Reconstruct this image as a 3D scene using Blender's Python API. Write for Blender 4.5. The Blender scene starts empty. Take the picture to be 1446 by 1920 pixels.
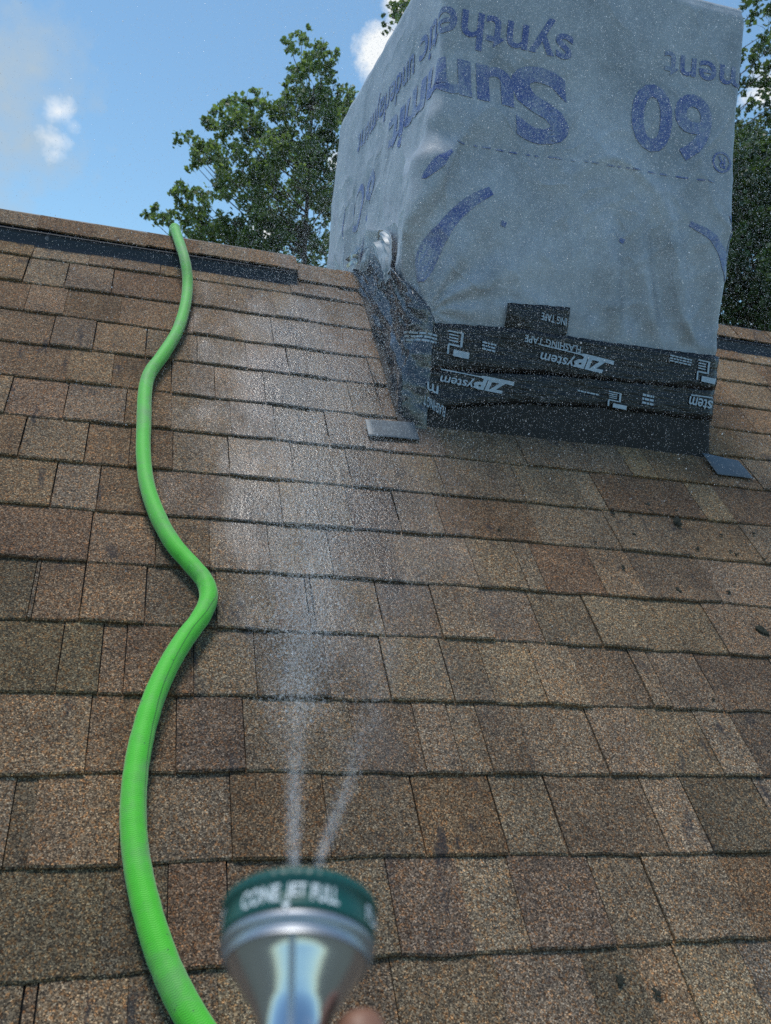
import bpy, bmesh, math, random
from mathutils import Vector, Matrix, noise
random.seed(7)
sc = bpy.context.scene
COL = sc.collection
RAD = math.radians

# ------------------------------------------------------------------ camera
FPX, CX, CY = 1704.1, 723.0, 960.0              # focal length and centre in photograph pixels
CAM = Vector((0.0, -1.14676, 0.59105))
AX = Vector((0.95874935, -0.27176061, 0.08334175))    # right
AD = Vector((0.08118427, -0.01919293, -0.9965143))    # down
AF = Vector((0.2724129, 0.96217348, 0.00366148))      # forward
cam_d = bpy.data.cameras.new('camera'); cam = bpy.data.objects.new('camera', cam_d); COL.objects.link(cam)
m = Matrix((AX, -AD, -AF)).transposed().to_4x4(); m.translation = CAM
cam.matrix_world = m
cam_d.sensor_fit = 'HORIZONTAL'; cam_d.sensor_width = 36; cam_d.lens = 36 * FPX / 1446
cam_d.clip_start = 0.02; cam_d.clip_end = 3000
cam_d.dof.use_dof = True; cam_d.dof.focus_distance = 2.1; cam_d.dof.aperture_fstop = 13
sc.camera = cam

# ------------------------------------------------------------------ world, sun, exposure
SUN = Vector((-0.14, 0.16, 0.97)).normalized()         # towards the sun
SUN_EL = math.asin(SUN.z); SUN_ROT = math.atan2(SUN.x, SUN.y)
wd = bpy.data.worlds.new('World'); sc.world = wd; wd.use_nodes = True
def ray(x, y): return (AF + AX * ((x - CX) / FPX) + AD * ((y - CY) / FPX))
def build_world():
    nt = wd.node_tree; N = nt.nodes; L = nt.links; N.clear()
    out = N.new('ShaderNodeOutputWorld'); bg = N.new('ShaderNodeBackground'); bg.inputs[1].default_value = 0.15
    L.new(bg.outputs[0], out.inputs[0])
    sky = N.new('ShaderNodeTexSky'); sky.sky_type = 'NISHITA'; sky.sun_disc = False
    sky.sun_elevation = SUN_EL; sky.sun_rotation = SUN_ROT; sky.air_density = 1.0; sky.dust_density = .25; sky.ozone_density = 2.6
    tc = N.new('ShaderNodeTexCoord')
    nz = N.new('ShaderNodeTexNoise'); nz.inputs['Scale'].default_value = 16; nz.inputs['Detail'].default_value = 7; nz.inputs['Roughness'].default_value = .62
    L.new(tc.outputs['Generated'], nz.inputs['Vector'])
    def math_n(op, a, b=None, clamp=False):
        n = N.new('ShaderNodeMath'); n.operation = op; n.use_clamp = clamp
        for i, v in enumerate((a, b)):
            if v is None: continue
            if isinstance(v, (int, float)): n.inputs[i].default_value = v
            else: L.new(v, n.inputs[i])
        return n.outputs[0]
    nzv = math_n('MULTIPLY', math_n('SUBTRACT', nz.outputs['Fac'], .5), 2.6)
    nf = N.new('ShaderNodeTexNoise'); nf.inputs['Scale'].default_value = 34; nf.inputs['Detail'].default_value = 8; nf.inputs['Roughness'].default_value = .66; L.new(tc.outputs['Generated'], nf.inputs['Vector'])
    nfv = math_n('MULTIPLY', math_n('SUBTRACT', nf.outputs['Fac'], .5), 3.2)
    def blob(px, py, rpx, soft, fine=False):
        d = ray(px, py).normalized()
        n = N.new('ShaderNodeVectorMath'); n.operation = 'DISTANCE'; L.new(tc.outputs['Generated'], n.inputs[0]); n.inputs[1].default_value = d
        r = math_n('DIVIDE', n.outputs['Value'], rpx / FPX)
        v = math_n('SUBTRACT', 1.0, r)
        v = math_n('ADD', v, nfv if fine else nzv)
        return math_n('MULTIPLY', v, soft, True)
    def union(lst):
        o = lst[0]
        for b in lst[1:]: o = math_n('MAXIMUM', o, b)
        return o
    grey = union([blob(30, 205, 130, 1.0), blob(0, 150, 130, .9), blob(62, 130, 70, .8), blob(55, 255, 95, 1.0), blob(-80, 240, 190, 1.2)])
    white = union([blob(113, 208, 27, .62, True), blob(100, 262, 27, .62, True), blob(103, 288, 18, .5, True), blob(138, 235, 14, .35, True), blob(722, 104, 60, 2.0), blob(760, 5, 46, 2.0), blob(497, 432, 28, 1.2, True), blob(1434, 170, 36, 1.4, True), blob(640, 300, 24, 1.4, True)])
    # the rest of the sky: scattered fair-weather clouds of the same kind
    nb = N.new('ShaderNodeTexNoise'); nb.inputs['Scale'].default_value = 2.6; nb.inputs['Detail'].default_value = 8; nb.inputs['Roughness'].default_value = .6
    mp = N.new('ShaderNodeMapping'); mp.inputs['Location'].default_value = (3.1, 7.7, 1.3); L.new(tc.outputs['Generated'], mp.inputs[0]); L.new(mp.outputs[0], nb.inputs['Vector'])
    far = math_n('MULTIPLY', math_n('SUBTRACT', nb.outputs['Fac'], .60), 7.0, True)
    def mix(fac, a, colr):
        n = N.new('ShaderNodeMix'); n.data_type = 'RGBA'; L.new(fac, n.inputs[0]); L.new(a, n.inputs[6]); n.inputs[7].default_value = (*colr, 1); return n.outputs[2]
    wb = N.new('ShaderNodeMix'); wb.data_type = 'RGBA'; wb.blend_type = 'MULTIPLY'; wb.inputs[0].default_value = 1; L.new(sky.outputs[0], wb.inputs[6]); wb.inputs[7].default_value = (.90, 1.06, 1.0, 1)
    c = mix(far, wb.outputs[2], (5.6, 5.8, 6.0))
    c = mix(math_n('MULTIPLY', grey, .85), c, (2.7, 3.35, 3.9))
    c = mix(white, c, (5.7, 5.9, 6.0))
    L.new(c, bg.inputs[0])
build_world()
sun_d = bpy.data.lights.new('sun', 'SUN'); sun_d.energy = 2.2; sun_d.angle = RAD(18); sun_d.color = (1, .955, .89)
sun = bpy.data.objects.new('sun', sun_d); COL.objects.link(sun)
sun.rotation_euler = (-SUN).to_track_quat('-Z', 'Y').to_euler(); sun.location = SUN * 30
sc.view_settings.view_transform = 'Standard'; sc.view_settings.look = 'None'; sc.view_settings.gamma = 1
sc.view_settings.exposure = 0.15; sc.view_settings.use_curve_mapping = False
sc.render.engine = 'CYCLES'; sc.cycles.use_denoising = False
sc.cycles.max_bounces = 6; sc.cycles.transparent_max_bounces = 16; sc.cycles.caustics_reflective = False; sc.cycles.caustics_refractive = False

# ------------------------------------------------------------------ frames and helpers
K = 0.143                                       # one shingle course
PHI = RAD(39.8)
EU = Vector((1, 0, 0)); EV = Vector((0, math.cos(PHI), math.sin(PHI))); EN = Vector((0, -math.sin(PHI), math.cos(PHI)))
def rp(u, v, n=0.0): return EU * u + EV * v + EN * n        # roof frame (metres) -> world
def at_depth(x, y, d): return CAM + ray(x, y) * d
def on_roof(x, y, n=0.0):
    d = ray(x, y); t = (n - CAM.dot(EN)) / d.dot(EN); return CAM + d * t
def roof_uv(x, y):
    p = on_roof(x, y); return p.x, p.dot(EV)
def on_y(x, y, Y): d = ray(x, y); return CAM + d * ((Y - CAM.y) / d.y)
def on_x(x, y, X): d = ray(x, y); return CAM + d * ((X - CAM.x) / d.x)
def lerp(a, b, t): return a + (b - a) * t
def clamp(x, a=0., b=1.): return max(a, min(b, x))
def sstep(a, b, x): t = clamp((x - a) / (b - a)); return t * t * (3 - 2 * t)
def mesh_obj(name, verts, faces, mat=None, parent=None, smooth=False, uvs=None):
    me = bpy.data.meshes.new(name); me.from_pydata([tuple(v) for v in verts], [], faces)
    if uvs:
        ul = me.uv_layers.new(name='UVMap')
        for lp in me.loops: ul.data[lp.index].uv = uvs[lp.vertex_index]
    if smooth: me.polygons.foreach_set('use_smooth', [True] * len(me.polygons))
    if mat: me.materials.append(mat)
    me.update()
    o = bpy.data.objects.new(name, me); COL.objects.link(o)
    if parent: o.parent = parent
    return o
def tag(o, label=None, cat=None, group=None, kind=None):
    if label: o['label'] = label
    if cat: o['category'] = cat
    if group: o['group'] = group
    if kind: o['kind'] = kind
    return o
def empty(name, loc=(0, 0, 0)):
    o = bpy.data.objects.new(name, None); COL.objects.link(o); o.location = loc; o.empty_display_size = .05; return o
def reparent(o, p):      # keep world-space vertices under an empty that is not at the origin
    o.parent = p; o.matrix_parent_inverse = Matrix.Translation(p.location).inverted(); return o
class MB:
    def __init__(s): s.v = []; s.f = []; s.uv = []
    def add(s, vs, fs, uvs=None):
        b = len(s.v); s.v += vs; s.f += [tuple(i + b for i in q) for q in fs]; s.uv += uvs or [(0, 0)] * len(vs)
    def tube(s, pts, rad, seg=8, cap=True):
        n = len(pts); vs = []; fs = []; uvs = []; up = Vector((.13, .27, .95)); L = 0
        for i, p in enumerate(pts):
            t = (pts[min(i + 1, n - 1)] - pts[max(i - 1, 0)]).normalized()
            a = t.cross(up)
            if a.length < 1e-3: a = t.cross(Vector((1, 0, 0)))
            a.normalize(); b = a.cross(t).normalized()
            if i: L += (p - pts[i - 1]).length
            for j in range(seg):
                th = 2 * math.pi * j / seg
                vs.append(p + (a * math.cos(th) + b * math.sin(th)) * rad[i]); uvs.append((j / seg, L))
        for i in range(n - 1):
            for j in range(seg):
                k = (j + 1) % seg; fs.append((i * seg + j, i * seg + k, (i + 1) * seg + k, (i + 1) * seg + j))
        if cap: fs.append(tuple(range(seg))[::-1]); fs.append(tuple((n - 1) * seg + j for j in range(seg)))
        s.add(vs, fs, uvs)
    def build(s, name, mat, parent=None, smooth=False): return mesh_obj(name, s.v, s.f, mat, parent, smooth, s.uv)
def spline(pts, n):
    out = []
    for i in range(len(pts) - 1):
        p0, p1, p2, p3 = pts[max(i - 1, 0)], pts[i], pts[i + 1], pts[min(i + 2, len(pts) - 1)]
        for j in range(n):
            t = j / n
            out.append(tuple(.5 * ((2 * b) + (c - a) * t + (2 * a - 5 * b + 4 * c - d) * t * t + (3 * b - a - 3 * c + d) * t ** 3) for a, b, c, d in zip(p0, p1, p2, p3)))
    out.append(tuple(pts[-1])); return out

# ------------------------------------------------------------------ materials
def new_mat(name):
    mt = bpy.data.materials.new(name); mt.use_nodes = True; nt = mt.node_tree
    return mt, nt.nodes, nt.links, nt.nodes['Principled BSDF']
class G:                                            # small node-graph helper
    def __init__(s, N, L): s.N = N; s.L = L
    def _in(s, n, i, v):
        if v is None: return
        if isinstance(v, (int, float)): n.inputs[i].default_value = v
        elif isinstance(v, (tuple, list, Vector)): n.inputs[i].default_value = tuple(v) if len(v) != 3 or n.inputs[i].type == 'VECTOR' else (*v, 1)
        else: s.L.new(v, n.inputs[i])
    def math(s, op, a, b=None, clamp=False):
        n = s.N.new('ShaderNodeMath'); n.operation = op; n.use_clamp = clamp; s._in(n, 0, a); s._in(n, 1, b); return n.outputs[0]
    def noise(s, vec, scale, detail=3, rough=.5, dist=0):
        n = s.N.new('ShaderNodeTexNoise'); s._in(n, 'Vector', vec); n.inputs['Scale'].default_value = scale; n.inputs['Detail'].default_value = detail
        n.inputs['Roughness'].default_value = rough; n.inputs['Distortion'].default_value = dist; return n.outputs['Fac']
    def voro(s, vec, scale, out='Color', rnd=1):
        n = s.N.new('ShaderNodeTexVoronoi'); s._in(n, 'Vector', vec); n.inputs['Scale'].default_value = scale; n.inputs['Randomness'].default_value = rnd; return n.outputs[out]
    def ramp(s, fac, stops, interp='LINEAR'):
        n = s.N.new('ShaderNodeValToRGB'); n.color_ramp.interpolation = interp; e = n.color_ramp.elements
        while len(e) < len(stops): e.new(.5)
        for i, (p, c) in enumerate(stops): e[i].position = p; e[i].color = (*c, 1) if len(c) == 3 else c
        s._in(n, 0, fac); return n.outputs[0]
    def mix(s, fac, a, b, mode='MIX'):
        n = s.N.new('ShaderNodeMix'); n.data_type = 'RGBA'; n.blend_type = mode; s._in(n, 0, fac)
        s._in(n, 6, a); s._in(n, 7, b); return n.outputs[2]
    def sep(s, c): n = s.N.new('ShaderNodeSeparateColor'); s._in(n, 0, c); return n.outputs
    def sepv(s, c): n = s.N.new('ShaderNodeSeparateXYZ'); s._in(n, 0, c); return n.outputs
    def pos(s): return s.N.new('ShaderNodeNewGeometry').outputs['Position']
    def mapping(s, vec, scale=(1, 1, 1), rot=(0, 0, 0), loc=(0, 0, 0)):
        n = s.N.new('ShaderNodeMapping'); s._in(n, 0, vec); n.inputs['Scale'].default_value = scale; n.inputs['Rotation'].default_value = rot; n.inputs['Location'].default_value = loc; return n.outputs[0]
    def bump(s, h, strength, dist, normal=None):
        n = s.N.new('ShaderNodeBump'); n.inputs['Strength'].default_value = strength; n.inputs['Distance'].default_value = dist; s._in(n, 'Height', h)
        if normal is not None: s.L.new(normal, n.inputs['Normal'])
        return n.outputs[0]
    def smooth(s, v, a, b):
        n = s.N.new('ShaderNodeMapRange'); n.interpolation_type = 'SMOOTHSTEP'; s._in(n, 0, v); n.inputs[1].default_value = a; n.inputs[2].default_value = b; return n.outputs[0]

def shingle_material(name):
    mt, N, L, B = new_mat(name); g = G(N, L); P = g.pos()
    oc = N.new('ShaderNodeObjectInfo').outputs['Color']
    rv = g.mapping(P, rot=(-PHI, 0, 0))                     # roof frame: x across, y up the slope
    # granules
    vc = g.sep(g.voro(P, 620)); vb = g.sep(g.voro(P, 330))
    gran = g.ramp(vc[0], [(0, (.034, .028, .023)), (.26, (.080, .064, .050)), (.50, (.158, .126, .093)), (.76, (.250, .200, .146)), (.92, (.38, .305, .225)), (1, (.62, .52, .39))])
    rust = g.ramp(vb[1], [(0, (.84, .90, .98)), (.6, (1, 1, 1)), (.84, (1.16, .94, .74)), (1, (1.28, .88, .60))])
    c = g.mix(1, gran, rust, 'MULTIPLY')
    c = g.mix(1, c, g.ramp(g.noise(P, 130, 3, .7), [(.3, (.78, .78, .79)), (.5, (1, 1, 1)), (.7, (1.2, 1.19, 1.17))]), 'MULTIPLY')
    c = g.mix(1, c, oc, 'MULTIPLY')
    # broad weathering and the dark blue-black algae streaks that run down from the joints
    n1 = g.noise(P, 7, 4, .6); c = g.mix(1, c, g.ramp(n1, [(.28, (.68, .68, .70)), (.5, (1, 1, 1)), (.72, (1.22, 1.18, 1.12))]), 'MULTIPLY')
    st = g.noise(g.mapping(rv, scale=(26, 9, 9)), 1, 5, .65)
    st2 = g.noise(P, 3.1, 2, .5)
    stain = g.math('MULTIPLY', g.smooth(st, .56, .68), g.smooth(st2, .44, .60))
    c = g.mix(g.math('MULTIPLY', stain, .72), c, (.020, .024, .032))
    # the wetted part of the roof, below and left of the chimney
    xy = g.sepv(rv)
    wx = g.math('DIVIDE', g.math('SUBTRACT', xy[0], .42), .34); wy = g.math('DIVIDE', g.math('SUBTRACT', xy[1], 1.20), .95)
    rr = g.math('SQRT', g.math('ADD', g.math('MULTIPLY', wx, wx), g.math('MULTIPLY', wy, wy)))
    rr = g.math('ADD', rr, g.math('MULTIPLY', g.math('SUBTRACT', g.noise(g.mapping(rv, scale=(11, 4, 3)), 1, 4, .6), .5), 1.5))
    wet = g.math('SUBTRACT', 1.0, g.smooth(rr, .25, 1.10))
    c = g.mix(g.math('MULTIPLY', wet, .8), c, g.mix(1, c, (.50, .48, .48), 'MULTIPLY'))
    L.new(c, B.inputs['Base Color'])
    ro = N.new('ShaderNodeMix'); g._in(ro, 0, wet); ro.inputs[2].default_value = .92; ro.inputs[3].default_value = .24; L.new(ro.outputs[0], B.inputs['Roughness'])
    sp = N.new('ShaderNodeMix'); g._in(sp, 0, wet); sp.inputs[2].default_value = .25; sp.inputs[3].default_value = .62; L.new(sp.outputs[0], B.inputs['Specular IOR Level'])
    h = g.math('ADD', g.math('MULTIPLY', vc[1], .6), g.math('MULTIPLY', g.noise(P, 160, 3, .6), 1.2))
    L.new(g.bump(h, .55, .0028), B.inputs['Normal'])
    L.new(g.math('MULTIPLY', wet, .62), B.inputs['Coat Weight']); B.inputs['Coat Roughness'].default_value = .10; B.inputs['Coat IOR'].default_value = 1.33
    L.new(g.bump(g.math('ADD', g.noise(P, 190, 2, .6), g.math('MULTIPLY', g.noise(P, 60, 2, .5), .8)), .55, .0032), B.inputs['Coat Normal'])
    return mt
M_SH = shingle_material('asphalt_granules')

def plain(name, col, rough=.6, metal=0, spec=.5, var=.15, vscale=20, bump=0, bscale=200, bdist=.001, stretch=(1, 1, 1)):
    mt, N, L, B = new_mat(name); g = G(N, L); P = g.mapping(g.pos(), scale=stretch)
    n = g.noise(P, vscale, 4, .6)
    L.new(g.mix(1, col, g.ramp(n, [(.25, (1 - var,) * 3), (.75, (1 + var,) * 3)]), 'MULTIPLY'), B.inputs['Base Color'])
    B.inputs['Roughness'].default_value = rough; B.inputs['Metallic'].default_value = metal; B.inputs['Specular IOR Level'].default_value = spec
    if bump: L.new(g.bump(g.noise(P, bscale, 3, .6), bump, bdist), B.inputs['Normal'])
    return mt
M_DECK = plain('felt_black', (.03, .03, .032), .9)
M_VENT = plain('vent_plastic', (.016, .020, .027), .5, bump=.3, bscale=90)
M_TAPE = plain('black_tape', (.008, .009, .011), .30, spec=.4, var=.3, bump=.6, bscale=4, bdist=.010, stretch=(2.2, 2.2, 13))
M_MEMB = plain('membrane', (.022, .020, .019), .8, var=.3, vscale=9, bump=.6, bscale=500, bdist=.001)
M_PRINT = plain('tape_print', (.42, .50, .58), .5, var=.18, vscale=60)
def ink():
    mt, N, L, B = new_mat('blue_ink'); g = G(N, L); P = g.pos()
    f = g.math('ADD', g.math('MULTIPLY', g.noise(P, 9, 5, .7), .65), g.math('MULTIPLY', g.noise(P, 170, 3, .7), .5))
    L.new(g.mix(g.smooth(f, .44, .78), (.075, .11, .33), (.36, .40, .46)), B.inputs['Base Color']); B.inputs['Roughness'].default_value = .45; return mt
M_BLUE = ink()
M_FOIL = plain('crumpled_tape', (.036, .045, .058), .17, metal=.3, spec=.9, var=.3, bump=.3, bscale=35, bdist=.005)
M_LINER = plain('tape_liner', (.34, .38, .41), .42, var=.35, vscale=30)
M_PLATE = plain('slate_metal', (.095, .115, .132), .5, metal=.15, var=.2, vscale=8, bump=.15, bscale=30)
M_GREEN = plain('green_plastic', (.006, .085, .068), .38, var=.1)
M_WHITE = plain('white_print', (.75, .8, .8), .5, var=.05)
M_COLLAR = plain('collar_zinc', (.42, .44, .47), .48, metal=.9, var=.08)
M_STEEL = plain('satin_zinc', (.56, .59, .64), .13, metal=.97, var=.06, bump=.04, bscale=40)
M_RUB = plain('dark_rubber', (.02, .022, .022), .6)
M_MOSS = plain('moss', (.028, .028, .018), .95, var=.5, vscale=200)
M_SKIN = plain('skin', (.26, .12, .07), .5, var=.12, vscale=60, bump=.25, bscale=400)
M_BARK = plain('bark', (.09, .075, .058), .9, var=.3, vscale=12, bump=.6, bscale=25, bdist=.02)
M_GRASS = plain('lawn', (.125, .13, .095), .95, var=.4, vscale=.8)
def wrap_material():
    mt, N, L, B = new_mat('underlayment_sheet'); g = G(N, L); P = g.pos()
    n = g.noise(P, 4.2, 4, .62, .4); n2 = g.noise(P, 45, 4, .7)
    c = g.ramp(n, [(.30, (.29, .31, .335)), (.50, (.40, .42, .45)), (.70, (.50, .52, .55))])
    c = g.mix(1, c, g.ramp(n2, [(.3, (.86, .86, .87)), (.7, (1.12, 1.12, 1.12))]), 'MULTIPLY')
    L.new(c, B.inputs['Base Color']); B.inputs['Roughness'].default_value = .42; B.inputs['Specular IOR Level'].default_value = .45
    h = g.math('ADD', g.noise(P, 260, 2, .6), g.math('MULTIPLY', g.noise(P, 30, 4, .6), 1.6))
    cre = g.math('POWER', g.math('SUBTRACT', 1.0, g.math('ABSOLUTE', g.math('MULTIPLY', g.math('SUBTRACT', g.noise(g.mapping(P, scale=(4.5, 3, 2.6)), 1, 2.5, .5, .5), .5), 4.0))), 4.0)
    nb = g.bump(cre, .55, .009)
    L.new(g.bump(h, .35, .002, nb), B.inputs['Normal']); return mt
M_WRAP = wrap_material()
def hose_material():
    mt, N, L, B = new_mat('green_woven_hose'); g = G(N, L); P = g.pos()
    uv = N.new('ShaderNodeUVMap').outputs[0]; s = g.sepv(uv)
    a = g.math('MULTIPLY', s[1], 2 * math.pi / .0030); b = g.math('MULTIPLY', g.math('SINE', g.math('MULTIPLY', s[0], 2 * math.pi * 11)), 1.8)
    wv = g.math('SINE', g.math('ADD', a, b))
    dirt = g.noise(P, 14, 5, .65)
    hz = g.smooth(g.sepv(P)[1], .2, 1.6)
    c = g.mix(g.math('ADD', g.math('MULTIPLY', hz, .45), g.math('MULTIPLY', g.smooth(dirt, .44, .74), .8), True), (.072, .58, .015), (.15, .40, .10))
    c = g.mix(g.smooth(g.noise(P, 110, 3, .6), .69, .76), c, (.03, .10, .03))
    gr = g.math('MULTIPLY', g.math('SUBTRACT', 1.0, g.smooth(g.math('ABSOLUTE', g.math('SUBTRACT', s[0], g.math('ADD', .30, g.math('MULTIPLY', g.noise(P, 3, 2), .12)))), .004, .014)), g.smooth(g.noise(P, 2.6, 2), .42, .56))
    c = g.mix(g.math('MULTIPLY', gr, .7), c, (.02, .13, .015))
    c = g.mix(1, c, g.ramp(g.math('MULTIPLY_ADD', wv, .5), [(0, (.94, .94, .94)), (1, (1.03, 1.03, 1.03))]), 'MULTIPLY')
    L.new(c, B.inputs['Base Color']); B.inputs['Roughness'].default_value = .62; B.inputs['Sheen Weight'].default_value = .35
    L.new(g.bump(g.math('ADD', wv, g.math('MULTIPLY', g.noise(P, 90, 3), 2)), .2, .0008), B.inputs['Normal']); return mt
M_HOSE = hose_material()
def leaf_material(name, lo, hi, trans=.35):
    mt, N, L, B = new_mat(name); g = G(N, L)
    rnd = N.new('ShaderNodeNewGeometry').outputs['Random Per Island']
    c = g.ramp(rnd, [(0, lo), (.6, tuple(lerp(a, b, .5) for a, b in zip(lo, hi))), (1, hi)])
    L.new(c, B.inputs['Base Color']); B.inputs['Roughness'].default_value = .5
    tr = N.new('ShaderNodeBsdfTranslucent'); L.new(g.mix(1, c, (1.3, 1.5, .6), 'MULTIPLY'), tr.inputs[0])
    mx = N.new('ShaderNodeMixShader'); mx.inputs[0].default_value = trans; L.new(B.outputs[0], mx.inputs[1]); L.new(tr.outputs[0], mx.inputs[2])
    L.new(mx.outputs[0], N['Material Output'].inputs[0]); return mt
M_LEAF = [leaf_material('poplar_leaf', (.09, .135, .062), (.26, .32, .145), .5), leaf_material('maple_leaf', (.055, .09, .04), (.16, .21, .085), .42), leaf_material('dark_leaf', (.034, .062, .028), (.095, .14, .055), .32)]
def water_material(name, clear):
    mt, N, L, B = new_mat(name); out = N['Material Output']
    B.inputs['Base Color'].default_value = (.93, .95, .97, 1); B.inputs['Roughness'].default_value = .15; B.inputs['IOR'].default_value = 1.33
    tr = N.new('ShaderNodeBsdfTranslucent'); tr.inputs[0].default_value = (.95, .97, 1, 1)
    m1 = N.new('ShaderNodeMixShader'); m1.inputs[0].default_value = .5; L.new(B.outputs[0], m1.inputs[1]); L.new(tr.outputs[0], m1.inputs[2])
    tp = N.new('ShaderNodeBsdfTransparent'); m2 = N.new('ShaderNodeMixShader'); m2.inputs[0].default_value = clear
    L.new(m1.outputs[0], m2.inputs[1]); L.new(tp.outputs[0], m2.inputs[2]); L.new(m2.outputs[0], out.inputs[0]); return mt
M_DROP = water_material('water_droplet', .25)
M_JET = water_material('water_jet', .5)

# ------------------------------------------------------------------ ground
gz = -5.2
gr = []; S = 1500
mesh_obj('ground', [(-S, -S, gz), (S, -S, gz), (S, S, gz), (-S, S, gz)], [(0, 1, 2, 3)], M_GRASS)['kind'] = 'structure'

# ------------------------------------------------------------------ roof
V_RIDGE = 14.45 * K
U0, U1 = -8 * K, 26 * K
roof = mesh_obj('roof', [rp(U0, -30 * K, -.004), rp(U1, -30 * K, -.004), rp(U1, V_RIDGE, -.004), rp(U0, V_RIDGE, -.004),
                         rp(U0, -30 * K, -.10), rp(U1, -30 * K, -.10), rp(U1, V_RIDGE, -.10), rp(U0, V_RIDGE, -.10)],
                [(0, 1, 2, 3), (7, 6, 5, 4), (0, 4, 5, 1), (1, 5, 6, 2), (3, 2, 6, 7), (0, 3, 7, 4)], M_DECK)
tag(roof, 'brown asphalt shingle roof slope with ridge', 'roof', kind='structure')
RY, RZ = rp(0, V_RIDGE).y, rp(0, V_RIDGE).z
bv = [(U0, RY, RZ), (U1, RY, RZ), (U1, RY + 3.2, RZ - 3.2 * math.tan(PHI)), (U0, RY + 3.2, RZ - 3.2 * math.tan(PHI))]
bs = mesh_obj('back_slope', [Vector(v) + Vector((0, .0, -.002)) for v in bv] + [Vector(v) + Vector((0, 0, -.12)) for v in bv],
              [(0, 1, 2, 3), (7, 6, 5, 4), (3, 2, 6, 7), (0, 3, 7, 4), (1, 5, 6, 2)], M_SH, roof)

BUTT = {0: [477, 526, 580, 641, 705, 779, 859, 948, 1048, 1164, 1303, 1459, 1636, 1852],
        480: [544, 592, 646, 697, 759, 825, 900, 984, 1077, 1185, 1311, 1452, 1618, 1814],
        960: [None] * 5 + [873, 943, 1017, 1110, 1207, 1324, 1456, 1608, 1790],
        1440: [688, 727, 772, 817, 867, 923, 990, 1061, 1141, 1236, 1339, 1460, 1603, 1763]}
CURVE = {}
for k in range(14):
    pts = sorted(roof_uv(x, L[13 - k]) for x, L in BUTT.items() if L[13 - k] is not None)
    CURVE[k] = pts
def butt_v(k, u):
    if k < 0: return butt_v(0, u) + k * K
    if k > 13: return k * K
    pts = CURVE[k]
    if u <= pts[0][0]: return lerp(pts[0][1], k * K, clamp((pts[0][0] - u) / .5))
    if u >= pts[-1][0]: return lerp(pts[-1][1], k * K, clamp((u - pts[-1][0]) / .5))
    for (a, va), (b, vb) in zip(pts, pts[1:]):
        if u <= b: t = (u - a) / (b - a); t = t * t * (3 - 2 * t) * .5 + t * .5; return lerp(va, vb, t)
def butt_y_px(k, x):
    xs = sorted(BUTT); L = [(q, BUTT[q][13 - k]) for q in xs if BUTT[q][13 - k] is not None]
    for (a, ya), (b, yb) in zip(L, L[1:]):
        if x <= b: return lerp(ya, yb, (x - a) / (b - a))
    return L[-1][1]
TONE = {k: (a * 1.05, b * .98, c * .91) for k, (a, b, c) in {'L': (1.16, 1.12, 1.06), 'M': (1.0, .96, .91), 'D': (.80, .75, .70), 'B': (1.04, .92, .80), 'R': (.88, .75, .65), 'G': (.68, .66, .56), 'Y': (1.22, 1.12, .95), 'K': (.64, .63, .60)}.items()}
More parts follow.
